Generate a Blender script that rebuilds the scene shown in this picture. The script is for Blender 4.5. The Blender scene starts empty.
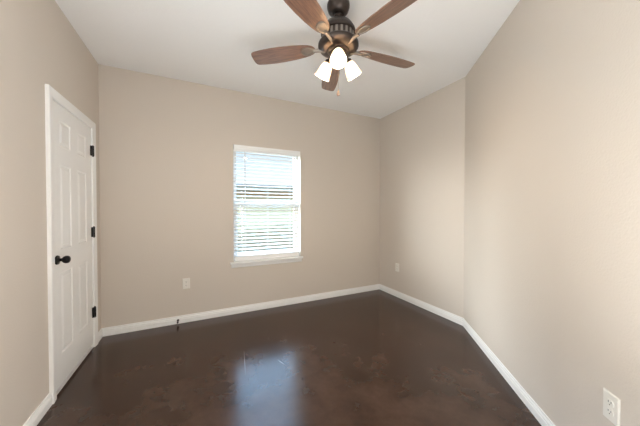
import bpy, bmesh, math, random
from mathutils import Vector, Matrix

# ------------------------------------------------------------------ camera, sky, exposure
S = bpy.context.scene
C = S.collection
PI = math.pi
F_PX, YAW, PITCH = 252.4466, 0.4472, 0.0137
cam_d = bpy.data.cameras.new('camera')
cam = bpy.data.objects.new('camera', cam_d)
C.objects.link(cam)
cam.location = (0.8844, -3.2439, 1.2863)
cam.rotation_euler = (PI / 2 - PITCH, 0, -YAW)
cam_d.sensor_width = 36.0
cam_d.lens = F_PX / 640 * 36
cam_d.shift_x = (320 - 318.3925) / 640
cam_d.clip_start = 0.02
S.camera = cam

S.view_settings.view_transform = 'Standard'
S.view_settings.look = 'None'
S.view_settings.gamma = 1
S.view_settings.exposure = 0.05
S.view_settings.use_curve_mapping = False

SKY_LOW, SKY_HIGH, BULB, HALL_FILL, UP_FILL, SUN, SIDE, LEFT_FILL = 1.15, 23.0, 900.0, 10.0, 29.0, 22.0, 27.0, 32.0

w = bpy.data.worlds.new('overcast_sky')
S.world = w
w.use_nodes = True
nt = w.node_tree
bg = nt.nodes['Background']
tc = nt.nodes.new('ShaderNodeTexCoord')
nz = nt.nodes.new('ShaderNodeTexNoise')
nz.inputs['Scale'].default_value = 1.7
nz.inputs['Detail'].default_value = 4
rp = nt.nodes.new('ShaderNodeValToRGB')                     # thin cloud over pale blue
rp.color_ramp.elements[0].position = 0.3
rp.color_ramp.elements[0].color = (0.32, 0.58, 1.0, 1)
rp.color_ramp.elements[1].position = 0.75
rp.color_ramp.elements[1].color = (0.50, 0.71, 1.0, 1)
nt.links.new(tc.outputs['Generated'], nz.inputs['Vector'])
nt.links.new(nz.outputs['Fac'], rp.inputs['Fac'])
sx = nt.nodes.new('ShaderNodeSeparateXYZ')
nt.links.new(tc.outputs['Generated'], sx.inputs[0])
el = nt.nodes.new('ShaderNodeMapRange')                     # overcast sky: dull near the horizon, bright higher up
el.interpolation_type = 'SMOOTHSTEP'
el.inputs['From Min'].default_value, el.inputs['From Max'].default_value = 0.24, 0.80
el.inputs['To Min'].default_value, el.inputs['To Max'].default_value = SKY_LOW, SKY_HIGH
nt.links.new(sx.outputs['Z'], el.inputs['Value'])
hz = nt.nodes.new('ShaderNodeMapRange')                     # whiter haze near the horizon
hz.inputs['From Min'].default_value, hz.inputs['From Max'].default_value = 0.1, 0.4
nt.links.new(sx.outputs['Z'], hz.inputs['Value'])
hm = nt.nodes.new('ShaderNodeMix')
hm.data_type = 'RGBA'
hm.inputs['A'].default_value = (0.95, 0.985, 1.0, 1)
nt.links.new(hz.outputs['Result'], hm.inputs['Factor'])
nt.links.new(rp.outputs['Color'], hm.inputs['B'])
nt.links.new(hm.outputs['Result'], bg.inputs['Color'])
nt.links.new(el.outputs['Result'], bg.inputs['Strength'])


def area_lamp(name, loc, rot, sx, sy, power, col=(1, 1, 1), portal=False):
    d = bpy.data.lights.new(name, 'AREA')
    d.shape = 'RECTANGLE'
    d.size, d.size_y, d.energy, d.color = sx, sy, power, col
    o = bpy.data.objects.new(name, d)
    C.objects.link(o)
    o.location, o.rotation_euler = loc, rot
    if portal:
        d.cycles.is_portal = True
    return o


# window daylight sampling opening (emits nothing itself) and added fill lamps, all out of view
area_lamp('window_daylight', (1.725, 0.2, 1.36), (-PI / 2, 0, 0), 0.92, 1.5, 1.0, portal=True)
area_lamp('left_fill', (-0.16, -2.725, 1.365), (0, -PI / 2, 0), 1.45, 0.85, LEFT_FILL, (0.93, 0.97, 1.0))  # added lamp outside the added left window, brightens the right-hand walls
area_lamp('hall_fill', (0.9, -4.3, 2.6), (0, 0, 0), 0.7, 0.7, HALL_FILL, (1.0, 0.97, 0.93))  # added fill lamp in the unseen hall

area_lamp('up_fill', (1.0, -3.25, 0.6), (PI, 0, 0), 1.7, 0.34, UP_FILL, (0.92, 0.965, 1.0))  # added fill lamp by the front wall, aimed up at the ceiling

area_lamp('side_fill', (1.93, -3.28, 1.05), (0, PI / 2, 0), 1.8, 0.3, SIDE, (0.93, 0.965, 1.0))  # added fill lamp out of view, aimed at the left wall

# hazy low sun behind thin cloud, very soft, coming in through the window towards the right-hand walls
sd = bpy.data.lights.new('hazy_sun', 'SUN')
sd.energy, sd.angle, sd.color = SUN, math.radians(48), (0.97, 0.98, 1.0)
sun = bpy.data.objects.new('hazy_sun', sd)
C.objects.link(sun)
sun.rotation_euler = Vector((1.68, -1.42, -0.55)).to_track_quat('-Z', 'Y').to_euler()

# ------------------------------------------------------------------ room dimensions
H = 2.74
L, R, ANG = 3.5391, 1.4292, 0.6509
FRONT = -3.45
DA = Vector((-math.sin(ANG), -math.cos(ANG), 0))       # along the angled wall, towards the front
NA = Vector((-math.cos(ANG), math.sin(ANG), 0))        # its normal, into the room
SA = (abs(FRONT) - R) / math.cos(ANG)
A0 = Vector((L, -R, 0))
A1 = A0 + DA * SA
WX0, WX1, WZ0, WZ1 = 1.285, 2.165, 0.635, 2.085          # window opening
W2Y0, W2Y1, W2Z0, W2Z1, W2M = -3.15, -2.30, 0.64, 2.09, -1.75   # added side window, unseen behind the viewpoint, for fill light
DY0, DY1, DZ1 = -0.9375, -0.2205, 2.040                    # closet door opening in the left wall


# ------------------------------------------------------------------ materials
def mat(name, col, rough=0.6, metal=0.0, spec=0.5):
    m = bpy.data.materials.new(name)
    m.use_nodes = True
    b = m.node_tree.nodes['Principled BSDF']
    b.inputs['Base Color'].default_value = (*col, 1)
    b.inputs['Roughness'].default_value = rough
    b.inputs['Metallic'].default_value = metal
    b.inputs['Specular IOR Level'].default_value = spec
    return m


def nodes(m):
    t = m.node_tree
    return t, t.nodes['Principled BSDF'], (lambda k: t.nodes.new(k)), t.links.new


def add_bump(m, scale, strength, dist=0.002, detail=2.0):
    t, b, new, link = nodes(m)
    c = new('ShaderNodeTexCoord')
    n = new('ShaderNodeTexNoise')
    n.inputs['Scale'].default_value = scale
    n.inputs['Detail'].default_value = detail
    u = new('ShaderNodeBump')
    u.inputs['Strength'].default_value = strength
    u.inputs['Distance'].default_value = dist
    link(c.outputs['Object'], n.inputs['Vector'])
    link(n.outputs['Fac'], u.inputs['Height'])
    link(u.outputs['Normal'], b.inputs['Normal'])
    return m


def mottle(m, c1, c2, scale, detail=5, stretch=(1, 1, 1), p0=0.35, p1=0.65, dist=0.0):
    t, b, new, link = nodes(m)
    c = new('ShaderNodeTexCoord')
    mp = new('ShaderNodeMapping')
    mp.inputs['Scale'].default_value = stretch
    n = new('ShaderNodeTexNoise')
    n.inputs['Scale'].default_value = scale
    n.inputs['Detail'].default_value = detail
    n.inputs['Distortion'].default_value = dist
    r = new('ShaderNodeValToRGB')
    r.color_ramp.elements[0].position, r.color_ramp.elements[1].position = p0, p1
    r.color_ramp.elements[0].color, r.color_ramp.elements[1].color = (*c1, 1), (*c2, 1)
    link(c.outputs['Object'], mp.inputs['Vector'])
    link(mp.outputs['Vector'], n.inputs['Vector'])
    link(n.outputs['Fac'], r.inputs['Fac'])
    link(r.outputs['Color'], b.inputs['Base Color'])
    return r


M = {}
M['wall'] = add_bump(mat('beige_wall_paint', (0.64, 0.572, 0.50), 0.75, spec=0.25), 95, 0.35, 0.003)
M['ceiling'] = add_bump(mat('ceiling_paint', (0.91, 0.90, 0.885), 0.85, spec=0.2), 60, 0.4, 0.004)
M['white'] = mat('white_trim_paint', (0.87, 0.86, 0.84), 0.38)
M['door'] = add_bump(mat('white_door_paint', (0.86, 0.85, 0.83), 0.42), 140, 0.08, 0.001)
M['vinyl'] = mat('white_vinyl', (0.90, 0.90, 0.89), 0.35)
M['plate'] = mat('almond_outlet_plastic', (0.80, 0.765, 0.70), 0.35)
M['slot'] = mat('dark_slot', (0.03, 0.028, 0.025), 0.6)
M['black'] = mat('black_metal', (0.012, 0.011, 0.011), 0.32, 0.6)
M['rubber'] = mat('black_rubber', (0.015, 0.015, 0.015), 0.7)
M['spring'] = mat('dark_spring_steel', (0.10, 0.09, 0.08), 0.35, 0.9)
M['siding'] = mat('own_outer_wall', (0.30, 0.27, 0.23), 0.9)
M['cord'] = mat('white_cord', (0.85, 0.85, 0.84), 0.7)

# stained, sealed concrete
fl = mat('stained_concrete', (0.06, 0.037, 0.026), 0.22, spec=0.46)
t, b, new, link = nodes(fl)
rA = mottle(fl, (0.031, 0.0140, 0.0080), (0.064, 0.034, 0.023), 3.2, 3, p0=0.30, p1=0.74, dist=0.1)
c = new('ShaderNodeTexCoord')
n2 = new('ShaderNodeTexNoise')
n2.inputs['Scale'].default_value = 11
n2.inputs['Detail'].default_value = 8
n2.inputs['Roughness'].default_value = 0.7
link(c.outputs['Object'], n2.inputs['Vector'])
r2 = new('ShaderNodeValToRGB')
r2.color_ramp.elements[0].position, r2.color_ramp.elements[1].position = 0.30, 0.72
r2.color_ramp.elements[0].color, r2.color_ramp.elements[1].color = (0.78, 0.77, 0.76, 1), (1.25, 1.25, 1.26, 1)
link(n2.outputs['Fac'], r2.inputs['Fac'])
mx = new('ShaderNodeMix')
mx.data_type = 'RGBA'
mx.blend_type = 'MULTIPLY'
mx.inputs['Factor'].default_value = 1
link(rA.outputs['Color'], mx.inputs['A'])
link(r2.outputs['Color'], mx.inputs['B'])
link(mx.outputs['Result'], b.inputs['Base Color'])
# two faint pale scuffs in the sealer
base = mx.outputs['Result']
for (ax, ay), (bx_, by_), wd_ in (((1.262, -0.88), (1.213, -1.257), 0.0028), ((1.491, -1.144), (1.54, -1.283), 0.004)):
    ln = math.hypot(bx_ - ax, by_ - ay)
    mp = new('ShaderNodeMapping')
    mp.vector_type = 'TEXTURE'
    mp.inputs['Location'].default_value = ((ax + bx_) / 2, (ay + by_) / 2, 0)
    mp.inputs['Rotation'].default_value = (0, 0, math.atan2(by_ - ay, bx_ - ax))
    mp.inputs['Scale'].default_value = (ln / 2, wd_, 1)
    gr = new('ShaderNodeTexGradient')
    gr.gradient_type = 'SPHERICAL'
    sm = new('ShaderNodeMath')
    sm.operation = 'MULTIPLY'
    sm.inputs[1].default_value = 0.8
    m2 = new('ShaderNodeMix')
    m2.data_type = 'RGBA'
    m2.inputs['B'].default_value = (0.42, 0.40, 0.38, 1)
    link(c.outputs['Object'], mp.inputs['Vector'])
    link(mp.outputs['Vector'], gr.inputs['Vector'])
    link(gr.outputs['Fac'], sm.inputs[0])
    link(sm.outputs[0], m2.inputs['Factor'])
    link(base, m2.inputs['A'])
    base = m2.outputs['Result']
link(base, b.inputs['Base Color'])
mr = new('ShaderNodeMapRange')
mr.inputs['To Min'].default_value, mr.inputs['To Max'].default_value = 0.17, 0.23
link(n2.outputs['Fac'], mr.inputs['Value'])
link(mr.outputs['Result'], b.inputs['Roughness'])
M['floor'] = fl

# fan finishes
M['bronze'] = mat('aged_bronze', (0.062, 0.048, 0.041), 0.38, 0.75)
M['pewter'] = mat('brushed_bronze_highlight', (0.27, 0.235, 0.205), 0.45, 0.7)
wd = mat('walnut_blade', (0.2, 0.1, 0.05), 0.33)
mottle(wd, (0.105, 0.052, 0.036), (0.255, 0.140, 0.094), 9, 6, stretch=(1.0, 14, 14), p0=0.3, p1=0.7, dist=0.4)
wd.node_tree.nodes['Principled BSDF'].inputs['Coat Weight'].default_value = 0.6
wd.node_tree.nodes['Principled BSDF'].inputs['Coat Roughness'].default_value = 0.3
M['wood'] = wd
M['fob'] = mat('pale_wood_fob', (0.42, 0.27, 0.19), 0.5)

sh = bpy.data.materials.new('frosted_glass_shade')
sh.use_nodes = True
t = sh.node_tree
b = t.nodes['Principled BSDF']
b.inputs['Base Color'].default_value = (0.92, 0.86, 0.76, 1)
b.inputs['Roughness'].default_value = 0.35
b.inputs['Emission Color'].default_value = (1.0, 0.80, 0.56, 1)
b.inputs['Emission Strength'].default_value = 0.25
tr = t.nodes.new('ShaderNodeBsdfTranslucent')
tr.inputs['Color'].default_value = (0.94, 0.85, 0.72, 1)
ms = t.nodes.new('ShaderNodeMixShader')
ms.inputs['Fac'].default_value = 0.75
t.links.new(b.outputs[0], ms.inputs[1])
t.links.new(tr.outputs[0], ms.inputs[2])
t.links.new(ms.outputs[0], t.nodes['Material Output'].inputs['Surface'])
M['shade'] = sh

bl = bpy.data.materials.new('lit_bulb')
bl.use_nodes = True
t = bl.node_tree
e = t.nodes.new('ShaderNodeEmission')
e.inputs['Color'].default_value = (1.0, 0.82, 0.64, 1)
e.inputs['Strength'].default_value = BULB
t.links.new(e.outputs[0], t.nodes['Material Output'].inputs['Surface'])
M['bulb'] = bl

gl = bpy.data.materials.new('window_glass')
gl.use_nodes = True
t = gl.node_tree
a = t.nodes.new('ShaderNodeBsdfTransparent')
a.inputs['Color'].default_value = (0.93, 0.955, 0.945, 1)
g = t.nodes.new('ShaderNodeBsdfGlossy')
g.inputs['Roughness'].default_value = 0.02
lw = t.nodes.new('ShaderNodeLayerWeight')
lw.inputs['Blend'].default_value = 0.5
pw = t.nodes.new('ShaderNodeMath')
pw.operation = 'POWER'
pw.inputs[1].default_value = 5.0
ma = t.nodes.new('ShaderNodeMath')
ma.operation = 'MULTIPLY_ADD'
ma.inputs[1].default_value, ma.inputs[2].default_value = 0.9, 0.035
ms = t.nodes.new('ShaderNodeMixShader')
t.links.new(lw.outputs['Facing'], pw.inputs[0])
t.links.new(pw.outputs[0], ma.inputs[0])
t.links.new(ma.outputs[0], ms.inputs[0])
t.links.new(a.outputs[0], ms.inputs[1])
t.links.new(g.outputs[0], ms.inputs[2])
t.links.new(ms.outputs[0], t.nodes['Material Output'].inputs['Surface'])
M['glass'] = gl

sl = mat('white_blind_slat', (0.80, 0.75, 0.67), 0.45)
t, b, new, link = nodes(sl)
tr = new('ShaderNodeBsdfTranslucent')
tr.inputs['Color'].default_value = (0.80, 0.82, 0.82, 1)
ms = new('ShaderNodeMixShader')
ms.inputs['Fac'].default_value = 0.06
link(b.outputs[0], ms.inputs[1])
link(tr.outputs[0], ms.inputs[2])
link(ms.outputs[0], t.nodes['Material Output'].inputs['Surface'])
M['slat'] = sl

M['lawn'] = mat('dry_lawn', (0.1, 0.1, 0.05), 0.95)
mottle(M['lawn'], (0.08, 0.064, 0.033), (0.12, 0.096, 0.05), 3, 8)
M['hedge'] = mat('hedge_leaves', (0.06, 0.075, 0.04), 0.9)
mottle(M['hedge'], (0.095, 0.068, 0.026), (0.15, 0.11, 0.045), 9, 6)
M['cream'] = mat('cream_stucco', (0.42, 0.33, 0.18), 0.9)
M['tan'] = mat('tan_brick_band', (0.42, 0.26, 0.11), 0.9)
M['soffit'] = mat('grey_soffit', (0.34, 0.30, 0.22), 0.9)
M['shingle'] = mat('pale_grey_shingles', (0.34, 0.35, 0.35), 0.95)
M['fascia'] = mat('dark_fascia', (0.04, 0.037, 0.03), 0.8)


# ------------------------------------------------------------------ helpers
def obj(name, bm, mats, parent=None, smooth=False, bevel=0.0, seg=2, kind=None):
    me = bpy.data.meshes.new(name)
    bmesh.ops.recalc_face_normals(bm, faces=bm.faces)
    bm.to_mesh(me)
    bm.free()
    for m in (mats if isinstance(mats, (list, tuple)) else [mats]):
        me.materials.append(m)
    if smooth:
        for p in me.polygons:
            p.use_smooth = True
    o = bpy.data.objects.new(name, me)
    C.objects.link(o)
    if parent:
        o.parent = parent
    if smooth:
        es = o.modifiers.new('edges', 'EDGE_SPLIT')
        es.split_angle = math.radians(40)
    if bevel:
        bv = o.modifiers.new('bevel', 'BEVEL')
        bv.width, bv.segments, bv.limit_method = bevel, seg, 'ANGLE'
    if kind:
        o['kind'] = kind
    return o


def thing(name, label, cat, loc, rot=(0, 0, 0), group=None):
    o = bpy.data.objects.new(name, None)
    o.empty_display_size = 0.1
    C.objects.link(o)
    o.location, o.rotation_euler = loc, rot
    o['label'], o['category'] = label, cat
    if group:
        o['group'] = group
    return o


def structure(name, loc=(0, 0, 0)):
    o = bpy.data.objects.new(name, None)
    o.empty_display_size = 0.1
    C.objects.link(o)
    o.location = loc
    o['kind'] = 'structure'
    return o


def copy_tree(o, parent=None):
    k = o.copy()
    C.objects.link(k)
    if parent:
        k.parent = parent
    for ch in list(o.children):
        copy_tree(ch, k)
    return k


def box(bm, x0, x1, y0, y1, z0, z1, mx=None, mi=0):
    v = [bm.verts.new(Vector((x, y, z))) for z in (z0, z1) for y in (y0, y1) for x in (x0, x1)]
    fs = [bm.faces.new([v[i] for i in q]) for q in
          ((0, 2, 3, 1), (4, 5, 7, 6), (0, 1, 5, 4), (2, 6, 7, 3), (0, 4, 6, 2), (1, 3, 7, 5))]
    for f in fs:
        f.material_index = mi
    if mx is not None:
        bmesh.ops.transform(bm, matrix=mx, verts=v)
    return v


def boxm(*a, **k):
    bm = bmesh.new()
    box(bm, *a, **k)
    return bm


def prism(bm, pts, z0, z1, mx=None):
    lo = [bm.verts.new((x, y, z0)) for x, y in pts]
    hi = [bm.verts.new((x, y, z1)) for x, y in pts]
    n = len(pts)
    bm.faces.new(lo[::-1])
    bm.faces.new(hi)
    for i in range(n):
        bm.faces.new((lo[i], lo[(i + 1) % n], hi[(i + 1) % n], hi[i]))
    if mx is not None:
        bmesh.ops.transform(bm, matrix=mx, verts=lo + hi)


def lathe(bm, prof, n=40, mx=None, cap=True, closed=False):
    rings, allv = [], []
    for r, z in prof:
        if r < 1e-6:
            v = bm.verts.new((0, 0, z))
            rings.append([v])
            allv.append(v)
        else:
            ring = [bm.verts.new((r * math.cos(2 * PI * i / n), r * math.sin(2 * PI * i / n), z)) for i in range(n)]
            rings.append(ring)
            allv += ring
    pairs = list(zip(rings, rings[1:]))
    if closed:
        pairs.append((rings[-1], rings[0]))
    for p, q in pairs:
        for i in range(n):
            j = (i + 1) % n
            if len(p) == 1 and len(q) == 1:
                continue
            if len(p) == 1:
                bm.faces.new((p[0], q[i], q[j]))
            elif len(q) == 1:
                bm.faces.new((p[i], q[0], p[j]))
            else:
                bm.faces.new((p[i], q[i], q[j], p[j]))
    if cap and not closed:
        for ring in (rings[0], rings[-1]):
            if len(ring) > 1:
                bm.faces.new(ring)
    if mx is not None:
        bmesh.ops.transform(bm, matrix=mx, verts=allv)


def tube(bm, pts, rad, n=10):
    """round bar through pts; rad is a number or one per point"""
    pts = [Vector(p) for p in pts]
    rads = rad if isinstance(rad, (list, tuple)) else [rad] * len(pts)
    rings = []
    up = Vector((0, 0, 1))
    prev = None
    for i, p in enumerate(pts):
        d = (pts[min(i + 1, len(pts) - 1)] - pts[max(i - 1, 0)]).normalized()
        if prev is None:
            a_ = d.cross(up)
            if a_.length < 1e-3:
                a_ = d.cross(Vector((1, 0, 0)))
        else:
            a_ = prev - d * prev.dot(d)
        a_.normalize()
        prev = a_
        b_ = d.cross(a_)
        rings.append([bm.verts.new(p + (a_ * math.cos(2 * PI * k / n) + b_ * math.sin(2 * PI * k / n)) * rads[i]) for k in range(n)])
    for p, q in zip(rings, rings[1:]):
        for i in range(n):
            bm.faces.new((p[i], q[i], q[(i + 1) % n], p[(i + 1) % n]))
    bm.faces.new(rings[0][::-1])
    bm.faces.new(rings[-1])


def align(direction, loc=(0, 0, 0)):
    q = Vector((0, 0, 1)).rotation_difference(Vector(direction).normalized())
    return Matrix.Translation(Vector(loc)) @ q.to_matrix().to_4x4()


def wall_plate(bm, u0, u1, z0, z1, hole, fn):
    """slab with one rectangular hole; fn(u, depth, z) -> point, depth 0 inside, 1 outside; reveal = material 1"""
    hu0, hu1, hz0, hz1 = hole
    def ring(d, q):
        return [bm.verts.new(fn(u, d, z)) for u, z in q]
    O = [(u0, z0), (u1, z0), (u1, z1), (u0, z1)]
    I = [(hu0, hz0), (hu1, hz0), (hu1, hz1), (hu0, hz1)]
    oi, ii, oo, io = ring(0, O), ring(0, I), ring(1, O), ring(1, I)
    for k in range(4):
        j = (k + 1) % 4
        bm.faces.new((oi[k], oi[j], ii[j], ii[k]))
        bm.faces.new((oo[k], oo[j], io[j], io[k]))
        bm.faces.new((oi[k], oi[j], oo[j], oo[k]))
        f = bm.faces.new((ii[k], ii[j], io[j], io[k]))
        f.material_index = 1


# ------------------------------------------------------------------ room shell
T = 0.16
bm = bmesh.new()
prism(bm, [(-0.9, T), (L + 0.3, T), (L + 0.3, -5.2), (-0.9, -5.2)], -0.12, 0.0)
obj('floor', bm, M['floor'], kind='structure')
bm = bmesh.new()
prism(bm, [(-0.9, T), (L + 0.3, T), (L + 0.3, -5.2), (-0.9, -5.2)], H, H + 0.12)
obj('ceiling', bm, M['ceiling'], kind='structure')

bm = bmesh.new()
wall_plate(bm, -0.12, L + 0.14, 0, H, (WX0, WX1, WZ0, WZ1), lambda u, d, z: Vector((u, d * T, z)))
obj('wall_back', bm, [M['wall'], M['white']], kind='structure')
bm = bmesh.new()
wall_plate(bm, W2M, 0, 0, H, (DY0, DY1, 0.0005, DZ1), lambda u, d, z: Vector((-d * 0.12, u, z)))
wall_plate(bm, FRONT, W2M, 0, H, (W2Y0, W2Y1, W2Z0, W2Z1), lambda u, d, z: Vector((-d * 0.12, u, z)))
bmesh.ops.remove_doubles(bm, verts=bm.verts, dist=1e-5)
for f in [f for f in bm.faces if all(abs(v.co.y - W2M) < 1e-4 for v in f.verts)]:
    bm.faces.remove(f)
obj('wall_left', bm, [M['wall'], M['white']], kind='structure')
bm = bmesh.new()
n_ = Vector((1, 0, 0))
k_ = math.tan(ANG / 2) * 0.14
prism(bm, [(L, 0), (L + 0.14, 0), (L + 0.14, -R - k_), (L, -R)], 0, H)
obj('wall_right', bm, M['wall'], kind='structure')
bm = bmesh.new()
o0 = Vector((L + 0.14, -R - k_, 0))
o1 = A1 - NA * 0.14
prism(bm, [(A0.x, A0.y), (o0.x, o0.y), (o1.x, o1.y), (A1.x, A1.y)], 0, H)
obj('wall_angled', bm, M['wall'], kind='structure')
bm = bmesh.new()
wall_plate(bm, -0.12, A1.x + 0.1, 0, H, (0.45, 1.32, 0.0005, 2.05), lambda u, d, z: Vector((u, FRONT - d * 0.12, z)))
obj('wall_front', bm, [M['wall'], M['white']], kind='structure')
# hall beyond the entry opening behind the viewpoint, and the closet behind the door
bm = bmesh.new()
box(bm, -0.22, -0.12, -5.1, FRONT, 0, H)
obj('wall_hall_left', bm, M['wall'], kind='structure')
obj('wall_hall_right', boxm(A1.x + 0.1, A1.x + 0.2, -5.1, FRONT, 0, H), M['wall'], kind='structure')
obj('wall_hall_end', boxm(-0.22, A1.x + 0.2, -5.2, -5.1, 0, H), M['wall'], kind='structure')
bm = bmesh.new()
prism(bm, [(-0.12, -1.2), (-0.8, -1.2), (-0.8, 0.1), (-0.12, 0.1), (-0.12, 0.0), (-0.72, 0.0), (-0.72, -1.12), (-0.12, -1.12)], 0, H)
obj('wall_closet', bm, M['wall'], kind='structure')

# baseboards: one moulded profile run along each wall, mitred at the corners
BB = [(0, 0), (0.0145, 0), (0.0145, 0.046), (0.0105, 0.049), (0.0105, 0.0535), (0.0130, 0.058), (0.0115, 0.064), (0.0065, 0.070), (0.0065, 0.0735), (0.0085, 0.077), (0.007, 0.083), (0, 0.083)]


def baseboard(name, p0, n0, p1, n1):
    """p: wall corner, n: offset per unit depth at that end (mitre)"""
    bm = bmesh.new()
    r0 = [bm.verts.new(Vector(p0) + Vector(n0) * d + Vector((0, 0, z))) for d, z in BB]
    r1 = [bm.verts.new(Vector(p1) + Vector(n1) * d + Vector((0, 0, z))) for d, z in BB]
    for i in range(len(BB)):
        j = (i + 1) % len(BB)
        bm.faces.new((r0[i], r0[j], r1[j], r1[i]))
    bm.faces.new(r0)
    bm.faces.new(r1[::-1])
    return obj(name, bm, M['white'], kind='structure')


tA = math.tan(ANG / 2)
CAS = 0.0645                                               # casing width
CY0, CY1 = DY0 - CAS + 0.004, DY1 + CAS - 0.004
baseboard('baseboard_back', (0, 0, 0), (1, -1, 0), (L, 0, 0), (-1, -1, 0))
baseboard('baseboard_right', (L, 0, 0), (-1, -1, 0), A0, (-1, -tA, 0))
m_end = NA
baseboard('baseboard_angled', A0, (-1, -tA, 0), A1, NA)
baseboard('baseboard_left', (0, FRONT, 0), (1, 0, 0), (0, CY0, 0), (1, 0, 0))
baseboard('baseboard_corner', (0, CY1, 0), (1, 0, 0), (0, 0, 0), (1, -1, 0))

# ------------------------------------------------------------------ closet door
# casing as a mitred moulded frame on the left wall
bm = bmesh.new()
prof = [(0, 0), (0, 0.012), (0.008, 0.0155), (0.040, 0.0195), (CAS - 0.006, 0.0215), (CAS, 0.018), (CAS, 0)]
def cas_ring(path_pt, out):
    return [bm.verts.new((x, path_pt[0] + out[0] * d, path_pt[1] + out[1] * d)) for d, x in prof]
i0, i1, iz = DY0 + 0.004, DY1 - 0.004, DZ1 - 0.004
rings = [cas_ring((i0, 0.0), (-1, 0)), cas_ring((i0, iz), (-1, 1)), cas_ring((i1, iz), (1, 1)), cas_ring((i1, 0.0), (1, 0))]
for p, q in zip(rings, rings[1:]):
    for i in range(len(prof)):
        j = (i + 1) % len(prof)
        bm.faces.new((p[i], p[j], q[j], q[i]))
bm.faces.new(rings[0])
bm.faces.new(rings[-1][::-1])
obj('trim_1', bm, M['white'], kind='structure')

door = structure('door_1', (0, DY1 - 0.004, 0))
d0, d1, dz0, dz1 = DY0 + 0.004, DY1 - 0.004, 0.034, DZ1 - 0.004
XF = 0.002                                                 # face of the door
ys = [d0, -0.824, -0.640, -0.528, -0.344, d1]
zs = [dz0, 0.252, 0.838, 0.995, 1.612, 1.735, 1.930, dz1]
bm = bmesh.new()
grid = [[bm.verts.new((XF, y, z)) for z in zs] for y in ys]
panels = []
for i in range(5):
    for j in range(7):
        f = bm.faces.new((grid[i][j], grid[i + 1][j], grid[i + 1][j + 1], grid[i][j + 1]))
        if i in (1, 3) and j in (1, 3, 5):
            panels.append(f)
for f in panels:
    for th, dep in ((0.005, 0.0), (0.009, -0.0055), (0.006, 0.0), (0.020, 0.0045)):
        bmesh.ops.inset_region(bm, faces=[f], thickness=th, depth=0, use_even_offset=True)
        for v in f.verts:
            v.co.x += dep
edge = [e_ for e_ in bm.edges if e_.is_boundary]
ex = bmesh.ops.extrude_edge_only(bm, edges=edge)
vs = [g_ for g_ in ex['geom'] if isinstance(g_, bmesh.types.BMVert)]
for v in vs:
    v.co.x = XF - 0.035
bmesh.ops.contextual_create(bm, geom=[e_ for e_ in bm.edges if e_.is_boundary])
inv = Matrix.Translation(-door.location)
bmesh.ops.transform(bm, matrix=inv, verts=bm.verts)
obj('door_panel', bm, M['door'], door)

for hz in (1.828, 1.078, 0.330):
    bm = bmesh.new()
    X, Y = XF + 0.0135, 0.003
    lathe(bm, [(0, hz + 0.055), (0.004, hz + 0.053), (0.0055, hz + 0.048), (0.0085, hz + 0.047), (0.0085, hz - 0.047), (0.0055, hz - 0.048), (0.004, hz - 0.053), (0, hz - 0.055)], 14,
          Matrix.Translation((X, Y, 0)))
    box(bm, XF + 0.0002, X, Y - 0.028, Y - 0.002, hz - 0.045, hz + 0.045)
    h = obj('hinge', bm, M['black'], door, smooth=True)
    h['label'] = 'black door hinge'

ky, kz = -0.881 - door.location.y, 0.935
bm = bmesh.new()
lathe(bm, [(0, XF), (0.032, XF), (0.0325, XF + 0.004), (0.030, XF + 0.009), (0.018, XF + 0.012), (0.0115, XF + 0.016), (0.0105, XF + 0.024),
           (0.013, XF + 0.029), (0.022, XF + 0.036), (0.0265, XF + 0.046), (0.027, XF + 0.055), (0.0235, XF + 0.064), (0.014, XF + 0.070), (0, XF + 0.072)], 32,
      align((1, 0, 0), (0, ky, kz)))
kn = obj('door_knob', bm, M['black'], door, smooth=True)
kn['label'] = 'round black door knob'
# jamb lining of the opening (thin stop the door closes against)
bm = bmesh.new()
box(bm, -0.06, -0.037, DY0, DY0 + 0.012, 0, DZ1)
box(bm, -0.06, -0.037, DY1 - 0.012, DY1, 0, DZ1)
box(bm, -0.06, -0.037, DY0 + 0.012, DY1 - 0.012, DZ1 - 0.012, DZ1)
obj('trim_2', bm, M['white'], kind='structure')

# ------------------------------------------------------------------ window
win = structure('window_1', (0, 0, 0))


def frame(bm, x0, x1, z0, z1, y0, y1, wl, wr, wb, wt):
    pts_o = [(x0, z0), (x1, z0), (x1, z1), (x0, z1)]
    pts_i = [(x0 + wl, z0 + wb), (x1 - wr, z0 + wb), (x1 - wr, z1 - wt), (x0 + wl, z1 - wt)]
    R_ = [[bm.verts.new((x, y, z)) for x, z in p] for y, p in ((y0, pts_o), (y0, pts_i), (y1, pts_i), (y1, pts_o))]
    for a_ in range(4):
        p, q = R_[a_], R_[(a_ + 1) % 4]
        for k in range(4):
            j = (k + 1) % 4
            bm.faces.new((p[k], p[j], q[j], q[k]))


WY = 0.088
bm = bmesh.new()
frame(bm, WX0, WX1, WZ0, WZ1, WY, T - 0.005, 0.030, 0.030, 0.030, 0.030)
obj('window_frame', bm, M['vinyl'], win, bevel=0.002)
MR0, MR1 = 1.335, 1.400
bm = bmesh.new()
frame(bm, WX0 + 0.03, WX1 - 0.03, WZ0 + 0.03, MR1, WY + 0.008, WY + 0.034, 0.030, 0.030, 0.045, MR1 - MR0)
lo = obj('lower_sash', bm, M['vinyl'], win, bevel=0.002)
bm = bmesh.new()
frame(bm, WX0 + 0.03, WX1 - 0.03, MR0 + 0.02, WZ1 - 0.03, WY + 0.038, WY + 0.062, 0.022, 0.022, 0.04, 0.025)
up = obj('upper_sash', bm, M['vinyl'], win, bevel=0.002)
obj('window_pane', boxm(WX0 + 0.058, WX1 - 0.058, WY + 0.020, WY + 0.022, WZ0 + 0.073, MR0 + 0.002), M['glass'], lo)
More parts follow.
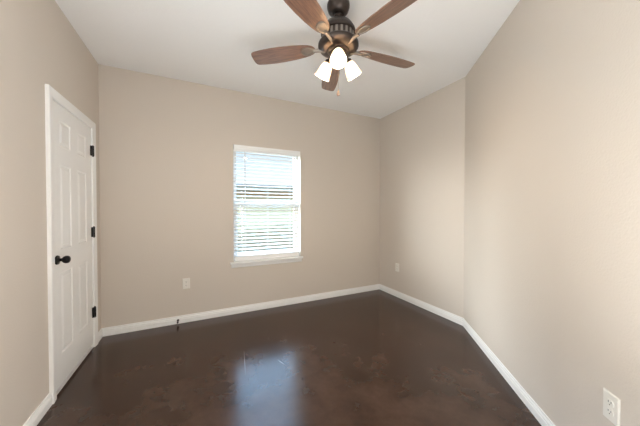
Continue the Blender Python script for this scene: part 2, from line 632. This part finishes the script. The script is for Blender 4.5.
obj('window_pane', boxm(WX0 + 0.050, WX1 - 0.050, WY + 0.049, WY + 0.051, MR0 + 0.058, WZ1 - 0.053), M['glass'], up)
# stool with horns and a small apron under it
bm = bmesh.new()
prism(bm, [(WX0 - 0.042, -0.034), (WX1 + 0.030, -0.034), (WX1 + 0.030, 0.0), (WX1 - 0.0005, 0.0), (WX1 - 0.0005, WY), (WX0 + 0.0005, WY), (WX0 + 0.0005, 0.0), (WX0 - 0.042, 0.0)], WZ0 - 0.020, WZ0 + 0.0045)
obj('window_sill', bm, M['white'], win, bevel=0.004, seg=3)
bm = bmesh.new()
ap = [(0, 0), (-0.006, 0.0), (-0.010, 0.012), (-0.012, 0.030), (-0.014, 0.040), (-0.014, 0.046), (0, 0.046)]
r0 = [bm.verts.new((WX0 - 0.028, y, WZ0 - 0.066 + z)) for y, z in ap]
r1 = [bm.verts.new((WX1 + 0.016, y, WZ0 - 0.066 + z)) for y, z in ap]
for i in range(len(ap)):
    j = (i + 1) % len(ap)
    bm.faces.new((r0[i], r0[j], r1[j], r1[i]))
bm.faces.new(r0)
bm.faces.new(r1)
obj('window_apron', bm, M['white'], win)

# added bare window in the left wall, out of view, to light the right-hand walls
added_win = structure('added_window', (0, 0, 0))
bm = bmesh.new()
frame(bm, W2Y0, W2Y1, W2Z0, W2Z1, -0.115, -0.075, 0.035, 0.035, 0.035, 0.035)
box(bm, W2Y0 + 0.03, W2Y1 - 0.03, -0.11, -0.08, 1.345, 1.385)
bmesh.ops.transform(bm, matrix=Matrix(((0, 1, 0, 0), (1, 0, 0, 0), (0, 0, 1, 0), (0, 0, 0, 1))), verts=bm.verts)
obj('window_frame', bm, M['vinyl'], added_win)
obj('window_pane', boxm(-0.097, -0.095, W2Y0 + 0.03, W2Y1 - 0.03, W2Z0 + 0.03, W2Z1 - 0.03), M['glass'], added_win)

# ------------------------------------------------------------------ blind
BX0, BX1, BY = WX0 + 0.006, WX1 - 0.006, 0.041
blind = thing('window_blind', 'white horizontal slat blind hanging open in the window', 'blind', ((BX0 + BX1) / 2, BY, WZ1))
HW = (BX1 - BX0) / 2


def sub(bm, name, m, parent, **k):
    return obj(name, bm, m, parent, **k)


# moulded valance and head rail (local coordinates, z down from the head of the opening)
bm = bmesh.new()
vp = [(-0.043, -0.001), (-0.043, -0.012), (-0.0465, -0.018), (-0.0465, -0.055), (-0.043, -0.062), (-0.043, -0.072), (-0.036, -0.072), (-0.036, -0.001)]
r0 = [bm.verts.new((-HW, y, z)) for y, z in vp]
r1 = [bm.verts.new((HW, y, z)) for y, z in vp]
for i in range(len(vp)):
    j = (i + 1) % len(vp)
    bm.faces.new((r0[i], r0[j], r1[j], r1[i]))
bm.faces.new(r0)
bm.faces.new(r1)
sub(bm, 'valance', M['vinyl'], blind)
sub(boxm(-HW + 0.004, HW - 0.004, -0.030, 0.028, -0.048, -0.002), 'head_rail', M['vinyl'], blind, bevel=0.003)
PITCH_S, NS = 0.0447, 29
z_first = -0.095
bm = bmesh.new()
TILT = math.radians(19)
pts = []
for k in range(7):
    u = -0.025 + 0.05 * k / 6
    pts.append((u, 0.0022 * (1 - (u / 0.025) ** 2)))
top = [(u, z + 0.0014) for u, z in pts]
bot = [(u, z - 0.0014) for u, z in pts][::-1]
loop = top + bot
rot = lambda y, z: (y * math.cos(TILT) - z * math.sin(TILT), y * math.sin(TILT) + z * math.cos(TILT))
loop = [rot(y, z) for y, z in loop]
r0 = [bm.verts.new((-HW + 0.005, y, z)) for y, z in loop]
r1 = [bm.verts.new((HW - 0.005, y, z)) for y, z in loop]
for i in range(len(loop)):
    j = (i + 1) % len(loop)
    bm.faces.new((r0[i], r0[j], r1[j], r1[i]))
bm.faces.new(r0)
bm.faces.new(r1)
slat = sub(bm, 'slat', M['slat'], blind)
slat.location = (0, 0, z_first)
for k in range(1, NS):
    s2 = slat.copy()
    C.objects.link(s2)
    s2.location = (0, 0, z_first - k * PITCH_S)
z_bot = z_first - NS * PITCH_S
RB0 = WZ0 + 0.007 - WZ1
sub(boxm(-HW + 0.005, HW - 0.005, -0.026, 0.026, RB0, z_bot + 0.012), 'bottom_rail', M['vinyl'], blind, bevel=0.004)
for cx in (1.432, 1.720, 2.024):
    x = cx - (BX0 + BX1) / 2
    bm = bmesh.new()
    for yy in (-0.0275, 0.0275):
        tube(bm, [(x, yy, -0.05), (x, yy, z_bot + 0.01)], 0.0016, 6)
    for k in range(NS):
        zk = z_first - k * PITCH_S - 0.0035
        tube(bm, [(x, -0.0275, zk - 0.003), (x, 0.0275, zk + 0.003)], 0.0008, 4)
    sub(bm, 'ladder_cord', M['cord'], blind)
bm = bmesh.new()
tube(bm, [(-0.302, -0.052, -0.07), (-0.302, -0.052, -0.10), (-0.302, -0.052, -0.74)], 0.0038, 8)
wnd = sub(bm, 'tilt_wand', M['cord'], blind, smooth=True)
wnd['label'] = 'thin white tilt wand'


# ------------------------------------------------------------------ outlets
def make_outlet(label, loc, rotz):
    o = thing('wall_outlet', label, 'outlet', loc, (0, 0, rotz), None)
    bm = bmesh.new()                                       # local: -y is into the room
    w2, h2, tk = 0.0375, 0.0605, 0.0062
    q = [(w2, h2, 0.0), (w2, h2, tk * 0.45), (w2 - 0.0045, h2 - 0.0045, tk)]
    rg = [[bm.verts.new((sx * a_, -d, sz * b_)) for sx, sz in ((-1, -1), (1, -1), (1, 1), (-1, 1))] for a_, b_, d in q]
    for p, r_ in zip(rg, rg[1:]):
        for k in range(4):
            bm.faces.new((p[k], p[(k + 1) % 4], r_[(k + 1) % 4], r_[k]))
    bm.faces.new(rg[0])
    bm.faces.new(rg[-1])
    obj('cover_plate', bm, M['plate'], o)
    for sz in (-1, 1):
        bm = bmesh.new()
        pl = []
        for k in range(28):
            a_ = 2 * PI * k / 28
            x, z = 0.0172 * math.cos(a_), 0.0172 * math.sin(a_)
            pl.append((x, max(-0.0142, min(0.0142, z))))
        mxx = Matrix.Translation((0, 0, sz * 0.0195)) @ Matrix.Rotation(PI / 2, 4, 'X')
        prism(bm, pl, tk - 0.001, tk + 0.0018, mxx)
        rc = obj('receptacle', bm, M['plate'], o)
        bm = bmesh.new()
        for sx, hh in ((-0.0062, 0.0040), (0.0062, 0.0034)):
            box(bm, sx - 0.0013, sx + 0.0013, -tk - 0.0021, -tk - 0.0010, sz * 0.0195 + 0.0035 - hh, sz * 0.0195 + 0.0035 + hh)
        lathe(bm, [(0.0024, 0.0010), (0.0024, 0.0021)], 12, Matrix.Translation((0, -tk, sz * 0.0195 - 0.0075)) @ Matrix.Rotation(PI / 2, 4, 'X'))
        sl_ = obj('slots', bm, M['slot'], rc)
        sl_['label'] = 'dark plug slots'
    bm = bmesh.new()
    lathe(bm, [(0.0032, tk - 0.001), (0.003, tk + 0.0006), (0, tk + 0.001)], 12, Matrix.Rotation(PI / 2, 4, 'X'))
    obj('screw', bm, M['plate'], o, smooth=True)
    return o


make_outlet('off white duplex outlet low on the back wall, left of the window', (0.766, 0, 0.441), 0)
make_outlet('small off white outlet on the short right wall beside the far corner', (L, -0.402, 0.432), -PI / 2)
pA = A0 + DA * 1.753
make_outlet('white duplex outlet nearest the viewer, at the bottom right on the angled wall', (pA.x, pA.y, 0.440), math.atan2(NA.y, NA.x) + PI / 2)

# spring door stop on the back baseboard
ds = thing('door_stop', 'small dark spring door stop screwed to the white back baseboard', 'door stop', (0.682, -0.0145, 0.040))
bm = bmesh.new()
lathe(bm, [(0, 0), (0.0125, 0), (0.0115, 0.004), (0.007, 0.009), (0, 0.009)], 20, align((0, -1, 0)))
obj('mounting_base', bm, M['spring'], ds, smooth=True)
bm = bmesh.new()
tube(bm, [(0.0055 * math.cos(k * PI / 4), -0.007 - 0.052 * k / 96, 0.0055 * math.sin(k * PI / 4)) for k in range(97)], 0.0012, 5)
obj('spring', bm, M['spring'], ds, smooth=True)
bm = bmesh.new()
lathe(bm, [(0, 0.056), (0.008, 0.056), (0.0095, 0.061), (0.0095, 0.070), (0.007, 0.075), (0, 0.076)], 20, align((0, -1, 0)))
obj('rubber_tip', bm, M['rubber'], ds, smooth=True)

# ------------------------------------------------------------------ ceiling fan
FX, FY, BZ = 1.793, -1.676, 2.445 - H                       # blade plane in fan coordinates (origin on the ceiling)
fan = thing('ceiling_fan', 'bronze ceiling fan with five walnut blades and three lit frosted glass lamps', 'ceiling fan', (FX, FY, H))
bm = bmesh.new()
lathe(bm, [(0.0, 0), (0.078, 0), (0.080, -0.010), (0.079, -0.028), (0.072, -0.050), (0.058, -0.066), (0.040, -0.075), (0.024, -0.078), (0, -0.078)], 48)
obj('canopy', bm, M['bronze'], fan, smooth=True)
bm = bmesh.new()
lathe(bm, [(0, -0.068), (0.020, -0.068), (0.029, -0.078), (0.032, -0.088), (0.026, -0.100), (0.015, -0.106), (0.015, -0.118), (0.030, -0.122), (0.034, -0.134), (0, -0.134)], 32)
obj('downrod', bm, M['bronze'], fan, smooth=True)
bm = bmesh.new()
lathe(bm, [(0, -0.130), (0.034, -0.131), (0.070, -0.138), (0.098, -0.156), (0.117, -0.186), (0.124, -0.210), (0.122, -0.218), (0.111, -0.222), (0.109, -0.270),
           (0.121, -0.274), (0.137, -0.279), (0.143, -0.287), (0.143, -0.300), (0.136, -0.311), (0.112, -0.322), (0.086, -0.328), (0, -0.330)], 56)
housing = obj('motor_housing', bm, M['bronze'], fan, smooth=True)
for k in range(20):                                         # ribs of the vent ring
    a_ = 2 * PI * k / 20
    bm = boxm(0.104, 0.1135, -0.0080, 0.0080, -0.272, -0.220, mx=Matrix.Rotation(a_, 4, 'Z'))
    if k == 0:
        rib0 = obj('vent_rib', boxm(0.104, 0.1135, -0.0080, 0.0080, -0.272, -0.220), M['pewter'], housing, bevel=0.002)
        rib0['label'] = 'pale vent rib'
        bm.free()
    else:
        bm.free()
        r_ = rib0.copy()
        C.objects.link(r_)
        r_.rotation_euler = (0, 0, a_)
bm = bmesh.new()                                            # lower switch housing and light fitter
lathe(bm, [(0, -0.326), (0.074, -0.326), (0.078, -0.332), (0.072, -0.338), (0.058, -0.342), (0.056, -0.348), (0.060, -0.350), (0.060, -0.356), (0.050, -0.366), (0.030, -0.378), (0.012, -0.384), (0.008, -0.396), (0, -0.400)], 40)
obj('light_fitter', bm, M['bronze'], fan, smooth=True)

# blade outline: x outwards from the fan axis
def blade_outline():
    half = [(0.168, 0.0), (0.170, 0.014), (0.178, 0.027), (0.192, 0.037), (0.215, 0.046), (0.26, 0.055), (0.33, 0.064), (0.42, 0.070), (0.50, 0.071), (0.58, 0.067), (0.635, 0.061)]
    tip = [(0.650, 0.054), (0.656, 0.044), (0.660, 0.026), (0.661, 0.0)]
    upr = half + tip
    return upr + [(x, -y) for x, y in upr[-2:0:-1]]


PITCH_B = math.radians(12)
ROT0 = math.radians(140.9)
for k in range(5):
    mz = ROT0 - k * math.radians(72)
    if k == 0:
        bm = bmesh.new()
        prism(bm, blade_outline(), -0.003, 0.003)
        bl0 = obj('blade', bm, M['wood'], fan, bevel=0.0016)
        bl0.location = (0, 0, BZ)
        bl0.rotation_mode = 'XYZ'
        bl0.rotation_euler = (PITCH_B, 0, mz)
        # cast bracket: arm from the motor, ring under the blade root, three screws
        bm = bmesh.new()
        tube(bm, [(0.095, 0, -0.016), (0.125, 0, -0.015), (0.150, 0, -0.012), (0.185, 0, -0.010)], [0.016, 0.013, 0.012, 0.013], 12)
        ring = [(0.183 + 0.0, 0.0)]
        n = 28
        ri = []
        for q in range(n + 1):
            a_ = 2 * PI * q / n
            ri.append((0.222 + 0.048 * math.cos(a_), 0.026 * math.sin(a_) * (1.12 + 0.25 * math.cos(a_)), -0.007))
        tube(bm, ri, 0.0058, 8)
        prism(bm, [(0.222 + 0.044 * math.cos(2 * PI * q / 24), 0.022 * math.sin(2 * PI * q / 24) * (1.12 + 0.25 * math.cos(2 * PI * q / 24))) for q in range(24)], -0.0055, -0.003)
        br = obj('blade_bracket', bm, M['pewter'], bl0, smooth=True)
        br['label'] = 'cast metal bracket with a raised rim'
    else:
        b2 = copy_tree(bl0, fan)
        b2.rotation_euler = (PITCH_B, 0, mz)

# three lamps; the first looks towards the camera's side of the room
LAMP0 = math.radians(-120.1)
TILT_L = math.radians(32)
for k in range(3):
    az = LAMP0 + k * 2 * PI / 3
    rad = Vector((math.cos(az), math.sin(az), 0))
    axis = rad * math.sin(TILT_L) + Vector((0, 0, -1)) * math.cos(TILT_L)
    neck = rad * 0.078 + Vector((0, 0, -0.380))
    bm = bmesh.new()
    tube(bm, [rad * 0.042 + Vector((0, 0, -0.347)), rad * 0.058 + Vector((0, 0, -0.347)), rad * 0.070 + Vector((0, 0, -0.357)), neck], [0.010, 0.0095, 0.010, 0.013], 12)
    lathe(bm, [(0, -0.012), (0.018, -0.012), (0.026, -0.004), (0.030, 0.010), (0.029, 0.018), (0, 0.018)], 28, align(axis, neck))
    arm = obj('lamp_arm', bm, M['bronze'], fan, smooth=True)
    bm = bmesh.new()
    outer = [(0.027, 0.008), (0.031, 0.015), (0.037, 0.028), (0.0425, 0.048), (0.0475, 0.070), (0.052, 0.092), (0.0555, 0.108), (0.057, 0.116)]
    inner = [(r_ - 0.0035, z_) for r_, z_ in outer][::-1]
    lathe(bm, outer + inner, 40, align(axis, neck), cap=False, closed=True)
    shd = obj('lamp_shade', bm, M['shade'], fan, smooth=True)
    shd['label'] = 'frosted white glass bell shade, lit'
    bm = bmesh.new()
    lathe(bm, [(0, 0.018), (0.012, 0.019), (0.013, 0.034), (0.020, 0.050), (0.025, 0.062), (0.025, 0.073), (0.018, 0.085), (0.008, 0.091), (0, 0.092)], 20, align(axis, neck))
    obj('light_bulb', bm, M['bulb'], fan, smooth=True)

# pull chain with a small turned fob
pc = Vector((0.0, 0.0, 0))
bm = bmesh.new()
tube(bm, [(0, 0, -0.398), (0, 0, -0.600)], 0.0011, 5)
ch = obj('pull_chain', bm, M['pewter'], fan)
bm = bmesh.new()
lathe(bm, [(0, -0.598), (0.003, -0.599), (0.005, -0.608), (0.010, -0.626), (0.0115, -0.636), (0.009, -0.643), (0, -0.645)], 18)
obj('chain_fob', bm, M['fob'], ch, smooth=True)

# ------------------------------------------------------------------ outdoors beyond the window
obj('ground', boxm(-25, 40, 0.17, 60, -0.3, -0.2), M['lawn'], kind='structure')
hs = thing('neighbor_house', 'cream neighbouring house with dark eave seen through the blind', 'house', (4, 9, -0.2))
obj('house_wall', boxm(-12, 14, 0, 6, 0, 2.16), M['cream'], hs)
obj('frieze_band', boxm(-12.02, 14.02, -0.04, 0.0, 2.16, 2.37), M['tan'], hs)
obj('soffit', boxm(-12.4, 14.4, -0.46, 6.4, 2.37, 2.60), M['soffit'], hs)
obj('fascia', boxm(-12.42, 14.42, -0.50, -0.46, 2.53, 2.63), M['fascia'], hs)
bm = bmesh.new()
v = [bm.verts.new(p) for p in ((-12.4, -0.5, 2.63), (14.4, -0.5, 2.63), (14.4, 6.4, 2.63), (-12.4, 6.4, 2.63), (-9, 3, 2.85), (11, 3, 2.85))]
for q in ((0, 1, 2, 3), (0, 1, 5, 4), (1, 2, 5), (2, 3, 4, 5), (3, 0, 4)):
    bm.faces.new([v[i] for i in q])
obj('roof', bm, M['shingle'], hs)

random.seed(4)
bm = bmesh.new()
nx, nzv = 60, 5
prev = None
for i in range(nx + 1):
    x = -2.5 + 12 * i / nx
    ringv = []
    for j in range(12):
        a_ = PI * j / 11
        ry = 0.42 + random.uniform(-0.05, 0.05)
        rz = 1.0 + random.uniform(-0.05, 0.05)
        ringv.append(bm.verts.new((x, 6.4 - ry * math.cos(a_), -0.22 + rz * math.sin(a_) ** 0.45)))
    if prev:
        for j in range(11):
            bm.faces.new((prev[j], ringv[j], ringv[j + 1], prev[j + 1]))
    else:
        first = ringv
    prev = ringv
bm.faces.new(first)
bm.faces.new(prev)
hd = obj('hedge', bm, M['hedge'], None)
hd['label'] = 'low grey green hedge in front of the neighbouring house, behind the lower sash'
hd['category'] = 'hedge'
